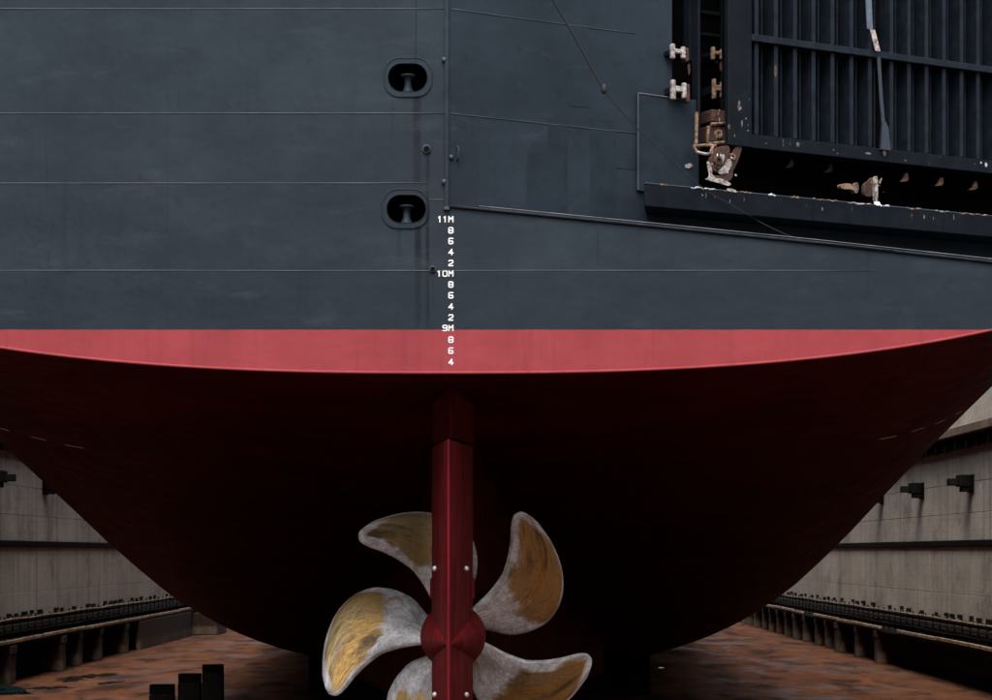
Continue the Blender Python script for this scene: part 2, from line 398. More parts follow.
def dock_side(s, X, G, piers, brackets, name):
    """s = +1 starboard; X wall face, G gallery edge; out = away from the dock"""
    wall = empty('dock_wall', (X, 0, 0))
    tag(wall, 'tall stained concrete dock wall with dark corbels %s' % name, 'wall')
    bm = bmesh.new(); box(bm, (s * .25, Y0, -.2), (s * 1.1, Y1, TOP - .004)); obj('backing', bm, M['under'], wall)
    rows = [(2.3, 4.44, 'p'), (4.46, 6.93, 'p'), (7.25, 8.63, 'p'), (8.65, 10.19, 'p'), (10.21, 12.0, 'p'), (13.08, TOP, 'p')]
    lens = 13.0
    for z0, z1, _ in rows:
        bm = bmesh.new(); box(bm, (0, 0, z0), (s * .24, lens - .03, z1), bevel=.012)
        src = None; y = Y0 + random.choice((0, 0))
        while y < Y1 - .1:
            if src is None: src = obj('concrete_panel', bm, M['wall'], wall); src.location = (0, y, 0)
            else:
                o = inst(src, wall, (s * random.uniform(0, .012), y, 0))
            y += lens
    bm = bmesh.new(); box(bm, (-s * .12, Y0, 6.94), (s * .24, Y1, 7.24), bevel=.02); obj('shadow_strip', bm, M['strip'], wall)  # black strip painted for the shadow line across the wall
    bm = bmesh.new(); box(bm, (-s * .75, Y0, 12.58), (s * .24, Y1, 13.0), bevel=.02); obj('coping_ledge', bm, M['slab'], wall)
    bm = bmesh.new(); box(bm, (-s * .35, Y0, 12.02), (s * .24, Y1, 12.57)); obj('ledge_shade', bm, M['strip'], wall)  # black band painted for the shade beneath the ledge
    src = None; y = Y0 + 1
    while y < Y1:                       # hangers below the ledge
        if src is None:
            bm = bmesh.new(); box(bm, (-s * .5, 0, 11.85), (-s * .36, .25, 12.56)); src = obj('ledge_hanger', bm, M['darkrail'], wall); src.location = (0, y, 0)
        else: inst(src, wall, (0, y, 0))
        y += 2.6
    src = None
    for y, z in brackets:               # stepped corbels
        if src is None:
            bm = bmesh.new()
            box(bm, (-.08 * s, -.62, -.5), (0, .62, .42), bevel=.02)
            box(bm, (-.72 * s, -.5, -.2), (-.085 * s, .5, .4), bevel=.03)
            box(bm, (-1.2 * s, -.36, -.14), (-.725 * s, .36, .22), bevel=.03)
            box(bm, (-.55 * s, -.42, -.45), (-.087 * s, .42, -.205), bevel=.03)
            src = obj('corbel', bm, M['strip'], wall); src.location = (0, y, z)
        else: inst(src, wall, (0, y, z))
    gal = empty('service_gallery', (G, 0, 0))
    tag(gal, 'railed service gallery on concrete piers along the dock wall %s' % name, 'walkway')
    wd = (X - G) * s
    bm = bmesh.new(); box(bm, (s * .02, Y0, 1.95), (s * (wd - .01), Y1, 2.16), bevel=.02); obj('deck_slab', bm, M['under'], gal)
    # the kerb is in lengths, some lost
    src = None; y = 40.0
    while y < 200:
        L = 5.6
        if random.random() < .88:
            if src is None:
                bm = bmesh.new(); box(bm, (-s * .05, 0, 2.1), (s * .12, L - .06, 2.27), bevel=.02); src = obj('kerb_length', bm, M['rail'], gal); src.location = (0, y, 0)
            else: inst(src, gal, (s * random.uniform(-.02, .03), y, random.uniform(-.05, .02)))
        y += L
    for z, m in ((3.25, 'rail'), (2.88, 'darkrail'), (2.55, 'darkrail')):
        bm = bmesh.new()
        pts = [(s * .12 + random.uniform(-.03, .03), y, z + random.uniform(-.03, .03)) for y in [40 + 4 * k for k in range(41)]]
        tube(bm, pts, .045, 6); obj('top_rail' if z > 3 else 'lower_rail', bm, M[m], gal)
    src = None; y = 40.0
    while y < 200:
        if src is None:
            bm = bmesh.new(); box(bm, (s * .10, -.035, 2.16), (s * .17, .035, 3.42)); src = obj('rail_post', bm, M['darkrail'], gal); src.location = (0, y, 0)
        else: inst(src, gal, (0, y, random.uniform(-.03, .03)))
        y += 1.85
    src = None; y = 40.6
    while y < 200:                       # junction boxes bolted to the wall foot
        if src is None:
            bm = bmesh.new(); box(bm, (s * (wd - .14), -.42, 3.2), (s * (wd - .003), .42, 3.4), bevel=.02); src = obj('cable_box', bm, M['darkrail'], gal); src.location = (0, y, 0)
        elif random.random() < .72: inst(src, gal, (0, y + random.uniform(-.5, .5), random.uniform(-.07, .05)), 0, (1, random.uniform(.5, 1.4), 1))
        y += 2.1
    for zc, r, xo in ((2.55, .3, .45), (3.0, .16, .3)):
        bm = bmesh.new(); tube(bm, [(s * (wd - xo), Y0, zc), (s * (wd - xo), Y1, zc)], r, 12); obj('service_pipe', bm, M['pipe'], gal, smooth=True)
    src = None
    for y, w in piers:
        if src is None:
            bm = bmesh.new(); pw = .85 if s > 0 else 1.15; box(bm, (0, -.5, 0), (s * pw, .5, 1.55), bevel=.03); box(bm, (-s * .06, -.56, 1.555), (s * (pw + .06), .56, 1.945), bevel=.02)
            src = obj('pier', bm, M['pier'], gal); src.location = (0, y, 0); src.scale = (1, w, 1)
        else: inst(src, gal, (s * random.uniform(-.05, .12), y, 0), random.uniform(-.04, .04), (random.uniform(.9, 1.1), w, 1))
    return wall, gal
dock_side(1, WR, GR, [(133 - 41, .95), (141 - 41, .95), (148.5 - 41, .95), (154 - 41, .9), (159 - 41, .9)] + [(124 + 5.2 * k, 1.0) for k in range(14)],
          [(113 - 41 + 13.2 * k, 10.15) for k in range(-3, 9)], 'to starboard of the ship')
w_, g_ = dock_side(-1, WL, GL, [(112 - 41, 1.3), (125 - 41, 1.1), (130.5 - 41, 1.1), (137 - 41, 1.1), (146.5 - 41, 1.5)] + [(100 - 41 - 7 * k, 1.2) for k in range(3)],
          [(114 - 41 + 13.3 * k, 10.4) for k in range(-3, 9)], 'to port of the ship')
bm = bmesh.new(); box(bm, (-.2, 151 - 41, 0), (.1, 176 - 41, 1.94), bevel=.03); obj('apron_wall', bm, M['pier'], g_)
bm = bmesh.new(); box(bm, (-.6, 178 - 41, 0), (1.9, 184 - 41, 1.75), bevel=.06); o = obj('concrete_plinth', bm, M['pier'], g_)

# ------------------------------------------------------------------ the ship: shell
ship = empty('cargo_ship', (SC, 8, KEEL))
tag(ship, 'large dark grey and red ship standing in dry dock, seen at the stern', 'ship')
bpy.context.view_layer.update()
SHI = ship.matrix_world.inverted()
def part(name, bm, mats, parent=None, smooth=False, label=None):
    """mesh built in world coordinates, parented to the ship (or one of its parts)"""
    p = parent or ship
    bpy.context.view_layer.update()
    for v in bm.verts: v.co = SHI @ v.co
    if p is not ship:
        mi = (SHI @ p.matrix_world).inverted()
        for v in bm.verts: v.co = mi @ v.co
    o = obj(name, bm, mats, p, smooth)
    if label: o['label'] = label
    return o
def clamp(x): return max(0.0, min(1.0, x))
LEN = 172.0
def sec(Y):
    hb = 8.24 * clamp(1 - clamp(Y / 51.36) ** 1.4) ** 1.213
    H = 2.21 + (14 - 2.21) * clamp(1 - Y / 107.05) ** .606
    n = 2.5 + (2.445 - 2.5) * clamp(Y / 51.36) ** .57
    B = 16 + (15.565 - 16) * clamp(Y / 40) - .805 * clamp(Y / 12) * clamp((40 - Y) / 28)
    if Y > 118:
        t = (Y - 118) / (LEN - 118); B *= max(.02, (1 - t ** 2.2))
    return hb, H, n, B
TOPH = 20.0
def hull_point(Y, t):
    """t 0..1 bottom centre to turn of side, 1..2 up the side -> (u, h)"""
    hb, H, n, B = sec(Y)
    if t <= 1:
        ph = math.pi / 2 * (1 - t)
        c, s = math.cos(ph), math.sin(ph)
        return B * max(c, 0) ** (2 / n), H - (H - hb) * max(s, 0) ** (2 / n)
    k = t - 1
    h = H + (TOPH - H) * k
    full = 16.0 if Y < 118 else B * 1.08 + 1.2 * k
    return B + (full - B) * min(1, k * 1.6), h
ST = [0, 1, 2, 3.5, 5, 7, 9, 11.5, 14, 17, 20, 24, 28, 32, 36, 40, 44, 48, 52, 56, 60, 65, 70, 76, 82, 90, 98, 106, 115, 122, 130, 140, 150, 160, 167, 172]
TS = [i / 26 for i in range(27)] + [1 + i / 8 for i in range(1, 9)]
QT = KEEL + 10.12                    # starboard side: shell above this height starts at the quarter plane
def q_y(x): return max(0.0, (x - QO.x) * math.tan(QA))
bm = bmesh.new()
for s in (-1, 1):
    g = []
    for Y in ST:
        row = []
        for t in TS:
            u, h = hull_point(Y, t)
            x = SC + s * u; z = KEEL + h; y = Y
            row.append(bm.verts.new((x, y, z)))
        g.append(row)
    for i in range(len(ST) - 1):
        for k in range(len(TS) - 1):
            a, b_, c, d = g[i][k], g[i + 1][k], g[i + 1][k + 1], g[i][k + 1]
            if s > 0 and (a.co.z + d.co.z) / 2 > QT + .4:
                if (a.co.y + b_.co.y) / 2 < q_y(a.co.x): continue
            bm.faces.new((a, b_, c, d) if s > 0 else (a, d, c, b_))
bmesh.ops.remove_doubles(bm, verts=bm.verts, dist=.0005)
bmesh.ops.recalc_face_normals(bm, faces=bm.faces)
bm.normal_update()
hull_bvh = BVHTree.FromBMesh(bm)
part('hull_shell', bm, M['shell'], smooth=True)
bm = bmesh.new()
qe = W(17.3, 0, 0)
for z in (KEEL + TOPH - .3, KEEL + TOPH - .05):
    bm.faces.new([bm.verts.new((x, y, z)) for x, y in ((SC - 15.8, .03), (QO.x, .03), (qe.x - .1, qe.y + .05), (SC + 15.3, 118), (SC + 5, 160), (SC - 5, 160), (SC - 15.3, 118))])
part('weather_deck', bm, M['grey'])

# centre skeg with the stern boss
SH, SZ = 3.22, KEEL + 3.22           # shaft height
bm = bmesh.new()
sts = [8.3, 9.5, 12, 16, 22, 28, 34, 40]
g = []
for Y in sts:
    k = (Y - 8.3) / 41.7; w = .42 + 6.5 * k ** 1.5; hb = sec(Y)[0]
    row = []
    prof = [(0, 0), (.35, 0), (.75, .12), (1, .6), (1, 1.6), (.9, 3.2), (.95, 4.8)]
    for fu, h in prof: row.append((fu * w, min(h, hb + 1.0)))
    row.append((w, hb + .5)); row.append((w * .9, hb + .9))
    g.append([[bm.verts.new((SC + s * u, Y, KEEL + h + .002)) for u, h in row] for s in (-1, 1)])
for i in range(len(sts) - 1):
    for s in (0, 1):
        for k in range(8):
            bm.faces.new((g[i][s][k], g[i][s][k + 1], g[i + 1][s][k + 1], g[i + 1][s][k]))
for k in range(8):
    bm.faces.new((g[0][0][k], g[0][0][k + 1], g[0][1][k + 1], g[0][1][k]))
bmesh.ops.remove_doubles(bm, verts=bm.verts, dist=.0005); bmesh.ops.recalc_face_normals(bm, faces=bm.faces)
skeg_bvh = BVHTree.FromBMesh(bm)
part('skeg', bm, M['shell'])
bm = bmesh.new()
lathe(bm, [(.5, -1.0), (.72, -.95), (.8, -.6), (.85, 0), (1.0, 3), (1.1, 8)], Matrix.Translation((SC, 8.5, SZ)) @ Matrix.Rotation(R(-90), 4, 'X'), 32)
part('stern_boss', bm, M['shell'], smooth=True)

# ------------------------------------------------------------------ transom plating
def knuckle(u):
    hb, H, n, B = sec(0); r = min(abs(u) / B, 1)
    return H - (H - hb) * (1 - r ** n) ** (1 / n)
def knuckle_u(h):
    hb, H, n, B = sec(0)
    if h >= H: return B
    return B * (1 - ((H - h) / (H - hb)) ** n) ** (1 / n)
def rrect(x0, x1, y0, y1, r, seg=8):
    pts = []
    for cx, cy, a0 in ((x1 - r, y1 - r, 0), (x0 + r, y1 - r, 90), (x0 + r, y0 + r, 180), (x1 - r, y0 + r, 270)):
        for k in range(seg + 1):
            a = R(a0 + 90 * k / seg); pts.append((cx + r * math.cos(a), cy + r * math.sin(a)))
    return pts
CH = [(383.5, 432.5, 57, 97.3, 388.3, 427, 63.5, 91.3), (381.3, 429.3, 188.5, 228.7, 387, 425.5, 195, 222.6)]
holes_px = [rrect(XP(a), XP(b), ZP(d), ZP(c), .245) for _, _, _, _, a, b, c, d in CH]
scup = [(426.6, 149.3, 3.2), (432.6, 269.3, 2.4)]
def circ(cx, cz, r, n=18): return [(cx + r * math.cos(2 * math.pi * k / n), cz + r * math.sin(2 * math.pi * k / n)) for k in range(n)]
scup_holes = [circ(XP(a), ZP(b), r / 54.39 * .8) for a, b, r in scup]
def tr(a, b, y=0.0): return Vector((a, y, b))
zs = [KEEL + 9.04, ZP(270.5), ZP(183), ZP(113), ZP(8.5), ZP(-180), KEEL + TOPH]
XC = QO.x                              # corner where the quarter is cut away
def side_pts(z0, z1, s, n=8):
    return [(SC + s * knuckle_u(z - KEEL), z) for z in [z0 + (z1 - z0) * i / n for i in range(n + 1)]]
# lowest, red strake: curved lower edge
us = [i / 40 for i in range(41)]
umax = knuckle_u(9.04)
low = [(SC - umax + 2 * umax * k / 60, KEEL + knuckle(-umax + 2 * umax * k / 60)) for k in range(1, 60)]
bm = sheet([(SC - umax, zs[0])] + low + [(SC + umax, zs[0])], [], lambda a, b: tr(a, b, -.003))
part('boot_top_plate', bm, M['boot'], label='red painted strip of transom plating')
for i in range(5):
    z0, z1 = zs[i], zs[i + 1]
    lf = side_pts(z1, z0, -1)
    hol = []
    for h in holes_px + scup_holes:
        zz = [p[1] for p in h]
        if min(zz) > z0 and max(zz) < z1: hol.append(h)
        elif max(zz) > z0 and min(zz) < z1: print('HOLE CROSSES SEAM', i)
    if i == 0:
        rt = side_pts(z0, z1, 1)
        ol = lf + rt
    else: ol = lf + [(XC, z0), (XC, z1)]
    bm = sheet(ol, hol, lambda a, b: tr(a, b, -.001 * (i % 2)))
    part('transom_plate', bm, M['transom'])
# upper transom out of frame
bm = sheet([(SC - 16, zs[5]), (XC, zs[5]), (XC, zs[6]), (SC - 16, zs[6])], [], lambda a, b: tr(a, b)); part('transom_plate', bm, M['transom'])
# starboard half of that band: upright plate whose top edge falls away to the side, and the ledge behind it
EDGE = [(-.956, 6.36), (2.2, 6.052), (5.75, 5.692), (9.04, 5.332), (13.2, 4.86)]
def ze(x):
    for (x0, a), (x1, b_) in zip(EDGE[:-1], EDGE[1:]):
        if x <= x1: return CAM.z + a + (b_ - a) * (x - x0) / (x1 - x0)
    return CAM.z + EDGE[-1][1]
ZE = lambda u: ze(min(W(u, 0, 0).x, 13.2))
xs = [XC + (12.6 - XC) * k / 24 for k in range(25)]
bm = sheet([(XC + .001, zs[1])] + [(12.6, zs[1])] + [(x, ze(x)) for x in reversed(xs)], [], lambda a, b: tr(a, b, 0))
part('transom_plate', bm, M['transom'])
bm = bmesh.new(); rows = []
for k in range(31):
    u = .02 + 17.2 * k / 30; p = W(u, -.01, 0); x = min(p.x, 13.0); z = ze(min(p.x, 13.2)) - .004
    rows.append([bm.verts.new((min(p.x, 12.9), .002, z)), bm.verts.new((p.x, p.y, z))])
for k in range(30): bm.faces.new((rows[k][0], rows[k + 1][0], rows[k + 1][1], rows[k][1]))
part('quarter_ledge', bm, M['grey'])
# knuckle bead: welded round bar along the lower edge of the transom
bm = bmesh.new()
tube(bm, [(SC + u, -.012, KEEL + knuckle(u) + .004) for u in [-15.8 + 31.6 * k / 120 for k in range(121)]], .028, 8)
part('knuckle_bar', bm, M['boot'], smooth=True)
# weld seams
def seam(p0, p1, r=.0085):
    bm = bmesh.new(); n = 14
    pts = [Vector(p0).lerp(Vector(p1), k / n) + Vector((0, 0, random.uniform(-.0025, .0025))) for k in range(n + 1)]
    tube(bm, pts, [r * random.uniform(.75, 1.2) for _ in pts], 6); return part('weld_seam', bm, M['seam'], smooth=True)
for py, x0, x1 in ((8.5, -60, 444), (113, -60, 444), (183, -60, 427), (270.5, -60, 875), (199.5, 429, 444)):
    seam((XP(x0), -.002, ZP(py)), (XP(x1), -.002, ZP(py)))

# ------------------------------------------------------------------ cut-away starboard quarter (u along, off outwards)
def qbox(bm, u0, u1, o0, o1, z0, z1, bevel=0.0):
    return box(bm, (u0, o0, z0), (u1, o1, z1), fr=lambda u, o, z: W(u, o, z), bevel=bevel)
uL = Q(672, 100)[0]; zSill = Q(644, 183, .9)[1]; zSb = Q(644, 206, .9)[1]
qz = [0, ZP(113), ZP(8.5), ZP(-180), KEEL + TOPH]
for i in range(4):
    z0, z1 = qz[i], qz[i + 1]
    if i == 0: ol = [(.004, ZE(0))] + [(u, ZE(u)) for u in (3, 6, 9, 12, 15, 17.5)] + [(17.5, zSb + .1), (uL, zSb + .1), (uL, z1), (.004, z1)]
    else: ol = [(.004, z0), (uL, z0), (uL, z1), (.004, z1)]
    bm = sheet(ol, [], lambda a, b: W(a, .001 * (i % 2), b)); part('quarter_plate', bm, M['transom'])
bm = sheet([(uL + .01, KEEL + 19.2), (17.6, KEEL + 19.2), (17.6, KEEL + TOPH), (uL + .01, KEEL + TOPH)], [], lambda a, b: W(a, 0, b)); part('quarter_plate', bm, M['transom'])
for py, x1 in ((113, 636), (8.5, 636)):
    u0, u1 = .05, Q(x1, 100)[0]
    seam(W(u0, .004, ZP(py)), W(u1, .004, ZP(py)))
# thin, mostly darker strips standing a little proud, as upright bands in the plating
for x0, x1, y0, y1 in ((527, 548, 150, 212), (548, 567, 118, 214), (590, 616, 118, 218), (616, 636, 150, 170), (568, 590, 20, 108)):
    u0, z1 = Q(x0, y0); u1, z0 = Q(x1, y1); z0 = max(z0, ZE(u1) + .05)
    bm = bmesh.new(); qbox(bm, u0, u1, .0015, .007, z0, z1, .002); part('plating_band', bm, M['patch'] if x0 != 568 else M['transom'])
# edge bar and upright corner bar
bm = bmesh.new(); tube(bm, [(x, -.02, ze(x)) for x in xs], .032, 10); part('edge_bar', bm, M['ramp'], smooth=True)
bm = bmesh.new(); tube(bm, [(x, -.03, ze(x) + .055) for x in xs[1:]], .008, 6); part('edge_highlight', bm, M['edgewornlit'], smooth=True)  # pale line puts the edge bar's highlight into the colour
bm = bmesh.new(); box(bm, (XP(444.5), -.055, ZP(208.5)), (XP(449), .02, KEEL + TOPH), bevel=.012); part('corner_bar', bm, M['transom'])
bm = bmesh.new(); box(bm, (XP(443.8), -.07, ZP(210.5)), (XP(449.6), .02, ZP(207)), bevel=.01); part('corner_bar_foot', bm, M['grey'])
for py in (182, 60):
    bm = bmesh.new(); lathe(bm, [(.02, 0), (.05, .01), (.05, .05), (.03, .07)], Matrix.Translation((XP(444.2), 0, ZP(py))) @ Matrix.Rotation(R(90), 4, 'X'), 12); part('pipe_clip', bm, M['grey'], smooth=True)
# grab handle
bm = bmesh.new(); x = XP(457.3); tube(bm, [(x, .18, ZP(145)), (x, .03, ZP(145.6)), (x + .02, .0, ZP(148)), (x + .02, .0, ZP(157)), (x, .03, ZP(159.4)), (x, .18, ZP(160))], .016, 8); part('grab_handle', bm, M['grey'], smooth=True)
bm = bmesh.new(); lathe(bm, [(.05, -.15), (.05, .03), (.03, .05)], Matrix.Translation((XP(451), .03, ZP(157))) @ Matrix.Rotation(R(90), 4, 'X'), 10); part('eye_plate', bm, M['grey'], smooth=True)

# ------------------------------------------------------------------ mooring recesses and scuppers
for k, (ox0, ox1, oy0, oy1, hx0, hx1, hy0, hy1) in enumerate(CH):
    out = rrect(XP(ox0), XP(ox1), ZP(oy1), ZP(oy0), .30); inn = holes_px[k]; n = len(out)
    bm = bmesh.new()
    cx = (XP(ox0) + XP(ox1)) / 2; cz = (ZP(oy0) + ZP(oy1)) / 2
    def scaled(l, f): return [(cx + (a - cx) * f, cz + (b - cz) * f) for a, b in l]
    loops = [(out, .001), (scaled(out, .992), -.022), (scaled(out, .955), -.026), (scaled(out, .94), -.012), (scaled(inn, 1.05), -.014), (scaled(inn, 1.02), -.022), (inn, -.005), (inn, .16)]
    vv = [[bm.verts.new((a, y, b)) for a, b in l] for l, y in loops]
    for i in range(len(vv) - 1):
        for j in range(n): bm.faces.new((vv[i][j], vv[i][(j + 1) % n], vv[i + 1][(j + 1) % n], vv[i + 1][j]))
    bmesh.ops.recalc_face_normals(bm, faces=bm.faces)
    ring = part('mooring_recess', bm, M['transom'], label='rounded mooring recess with a bitt inside')
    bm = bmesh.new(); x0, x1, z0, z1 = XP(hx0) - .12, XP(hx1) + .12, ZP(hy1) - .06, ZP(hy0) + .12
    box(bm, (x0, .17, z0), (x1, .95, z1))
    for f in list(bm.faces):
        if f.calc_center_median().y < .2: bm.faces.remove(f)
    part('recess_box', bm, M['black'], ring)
    bm = bmesh.new(); cxp = (hx0 + hx1) / 2
    s_ = 1 / 54.39; bz = ZP(hy1)
    lathe(bm, [(10 * s_, -.05), (8 * s_, -.01), (5.4 * s_, 2 * s_), (4.1 * s_, 5 * s_), (3.5 * s_, 9 * s_), (3.5 * s_, 13.5 * s_), (4.6 * s_, 15.5 * s_), (7.8 * s_, 16.8 * s_), (8.2 * s_, 17.6 * s_), (7.4 * s_, 18.4 * s_), (2 * s_, 18.8 * s_)],
          Matrix.Translation((XP(cxp), .17, bz)), 20)
    part('bitt', bm, M['patch'], ring, smooth=True)
for a, b_, r in scup:
    bm = bmesh.new(); rr = r / 54.39
    prof = [(rr * 1.45, 0), (rr * 1.4, .03), (rr * 1.05, .04), (rr * .8, .03), (rr * .8, -.1), (.003, -.1)]
    lathe(bm, prof, Matrix.Translation((XP(a), 0, ZP(b_))) @ Matrix.Rotation(R(90), 4, 'X'), 18)
    sc_ = part('scupper', bm, M['grey'], smooth=True)
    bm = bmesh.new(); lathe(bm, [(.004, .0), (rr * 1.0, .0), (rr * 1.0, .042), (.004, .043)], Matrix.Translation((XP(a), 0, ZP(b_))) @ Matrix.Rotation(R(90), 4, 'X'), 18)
    part('scupper_mouth', bm, M['black'], sc_)  # black disc over the hole stands for the shade inside

# ------------------------------------------------------------------ draught marks
GW, GH, GT = 4.0 / 54.39, 5.3 / 54.39, .0205
def glyph(bm, ch, x, z):
    """block figures from welded bars; x left, z bottom"""
    w, h, t = GW, GH, GT
    c = .014
    oct_ = lambda z0, z1: [(c, z0), (w - c, z0), (w, z0 + c), (w, z1 - c), (w - c, z1), (c, z1), (0, z1 - c), (0, z0 + c), (c, z0)]
    m = h / 2
    S = {'8': [oct_(0, h), [(0, m), (w, m)]], '0': [oct_(0, h)],
         '6': [[(w, h), (c, h), (0, h - c), (0, c), (c, 0), (w - c, 0), (w, c), (w, m - c), (w - c, m), (0, m)]],
         '9': [[(0, 0), (w - c, 0), (w, c), (w, h - c), (w - c, h), (c, h), (0, h - c), (0, m + c), (c, m), (w, m)]],
         '4': [[(w * .72, 0), (w * .72, h), (0, h * .32), (w * 1.05, h * .32)]],
         '2': [[(0, h - c), (c, h), (w - c, h), (w, h - c), (w, m + c * .6), (0, c * 1.2), (0, 0), (w, 0)]],
         '1': [[(w * .25, h * .8), (w * .55, h), (w * .55, 0)]],
         'M': [[(0, 0), (0, h), (w * .5, h * .5), (w, h), (w, 0)]]}[ch]
    for st in S:
        for (a, b_), (c2, d) in zip(st[:-1], st[1:]):
            p, q = Vector((a, b_)), Vector((c2, d)); dr = (q - p)
            if dr.length < 1e-6: continue
            dr.normalize(); nn = Vector((-dr.y, dr.x)) * t / 2; p = p - dr * t * .4; q = q + dr * t * .4
            yy = -.008 - random.uniform(0, .0012)
            f = [bm.verts.new((x + v.x, yy, z + v.y)) for v in (p + nn, p - nn, q - nn, q + nn)]
            g_ = [bm.verts.new((x + v.x, -.0035, z + v.y)) for v in (p + nn, p - nn, q - nn, q + nn)]
            bm.faces.new(f)
            for i in range(4): bm.faces.new((f[i], f[(i + 1) % 4], g_[(i + 1) % 4], g_[i]))
marks = [('11M', 219.2), ('8', 230.3), ('6', 241), ('4', 252), ('2', 263), ('10M', 273.5), ('8', 284.5), ('6', 295.3), ('4', 306.5), ('2', 317.5), ('9M', 328), ('8', 339.7), ('6', 350.7), ('4', 362)]
for txt, py in marks:
    bm = bmesh.new(); x1 = XP(452.9) - GW; zb = ZP(py) - GH / 2
    for k, ch in enumerate(reversed(txt)):
        adv = k * (GW + .036)
        if txt == '11M' and k == 2: adv -= .012
        glyph(bm, ch, x1 - adv, zb)
    bmesh.ops.recalc_face_normals(bm, faces=bm.faces)
    part('draught_figure', bm, M['white'], label='white draught mark reading %s' % txt)

# ------------------------------------------------------------------ sill and ramp
sill_u1 = 17.0
bm = bmesh.new(); ua, ub = Q(644, 190, .9)[0], Q(646, 190, .002)[0]
box(bm, (0, 0, zSb), (1, 1, zSill), fr=lambda a, b, z: W(sill_u1 if a else (ua if b else ub), .9 if b else .002, z), bevel=.015); sill = part('ramp_sill', bm, M['dark'])
bm = bmesh.new()
tube(bm, [W(u, .895, zSill + .004) for u in [Q(644, 183, .9)[0] + .02 + 13 * k / 40 for k in range(41)]], .012, 6); part('sill_edge', bm, M['seam'], sill)
for x0, x1, m in ((660, 668, 'rustpale'), (690, 716, 'anode'), (722, 752, 'rustpale'), (768, 776, 'anode'), (790, 800, 'rustpale'), (812, 838, 'rustpale'), (846, 872, 'pale'), (880, 892, 'anode'), (904, 922, 'rustpale'), (934, 950, 'pale'), (958, 990, 'rustpale')):
    bm = bmesh.new(); ua, ub = Q(x0, 195, .9)[0], Q(x1, 197, .9)[0]; nn = 12
    tube(bm, [W(ua + (ub - ua) * k / nn, .897, zSill + .008 + random.uniform(-.02, .008)) for k in range(nn + 1)], [.004] + [random.uniform(.006, .026) for _ in range(nn - 1)] + [.004], 6); part('chipped_edge', bm, M[m], sill)
for px in (813, 944):
    bm = bmesh.new(); u = Q(px, 200, .9)[0]; qbox(bm, u - .012, u + .012, .9, .912, zSb + .02, zSill - .02); part('sill_seam', bm, M['dark'], sill)
# hinge pocket cheek beside the opening
bm = bmesh.new(); u0, z1 = Q(638, 93, .07); u1 = Q(699, 100, .07)[0]
qbox(bm, u0, u1, .003, .07, zSill + .003, z1, .01); chk = part('pocket_cheek', bm, M['patch'])
bm = bmesh.new(); tube(bm, [W(u0 + .01, .072, z1), W(u1 * .5 + u0 * .5, .072, z1 - .01), W(u1 - .3, .072, z1 - .015)], .014, 6); part('cheek_edge', bm, M['edgewornlit'], chk)
bm = bmesh.new(); tube(bm, [W(u0, .072, z1), W(u0, .072, zSill + .02)], .016, 6); part('cheek_edge', bm, M['seam'], chk)
# recess behind the ramp
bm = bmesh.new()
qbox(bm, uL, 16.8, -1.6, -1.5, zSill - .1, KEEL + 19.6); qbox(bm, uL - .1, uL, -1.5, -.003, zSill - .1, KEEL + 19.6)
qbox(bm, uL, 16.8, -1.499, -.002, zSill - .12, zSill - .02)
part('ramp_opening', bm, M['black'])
ramp = None
RO = .45                               # ramp face stands this far out of the quarter plane
zT = KEEL + 19.0
def rb(name, bm, m, smooth=False): return part(name, bm, m, ramp, smooth)
uA = Q(728.5, 100, RO)[0]; uB = Q(752, 100, RO)[0]
zBt = Q(756, 134.5, RO)[1]; zBb = Q(756, 148, RO)[1]
bm = bmesh.new(); qbox(bm, uA + .2, 16.5, -.12, -.04, zBb + .05, zT); ramp = part('stern_ramp', bm, M['black'], label='raised dark steel stern ramp with upright ribs')
bm = bmesh.new(); qbox(bm, uA, uB, RO - .14, RO, zBb + .002, zT, .015); rb('stile', bm, M['dark'])
bm = bmesh.new(); qbox(bm, uB + .002, 16.5, -.03, RO - .01, zBb, zBt, .012); rb('bottom_beam', bm, M['dark'])
bm = bmesh.new(); z1 = Q(756, 34, RO)[1]; z0 = Q(756, 41, RO)[1]; qbox(bm, uB + .002, 16.5, -.02, RO, z0, z1, .01); rb('cross_beam', bm, M['ramp'])
zc2 = Q(756, -95, RO)[1]
bm = bmesh.new(); qbox(bm, uB + .002, 16.5, -.02, RO, zc2, zc2 + .15, .01); rb('cross_beam', bm, M['ramp'])
ribpx = [756, 775.5, 794.6, 813, 832, 851, 869.5, 891, 908.5, 926, 943.5, 961, 977.5, 994, 1010]
ur = [Q(p, 100, .34)[0] for p in ribpx]
for u in ur:
    bm = bmesh.new()
    qbox(bm, u - .047, u + .047, .335, .36, zBt + .03, zT); qbox(bm, u - .012, u + .012, -.03, .334, zBt + .002, zT)
    v = u + .3; qbox(bm, v - .02, v + .02, -.03, .12, zBt + .002, zT)
    rb('rib', bm, M['ramp'])
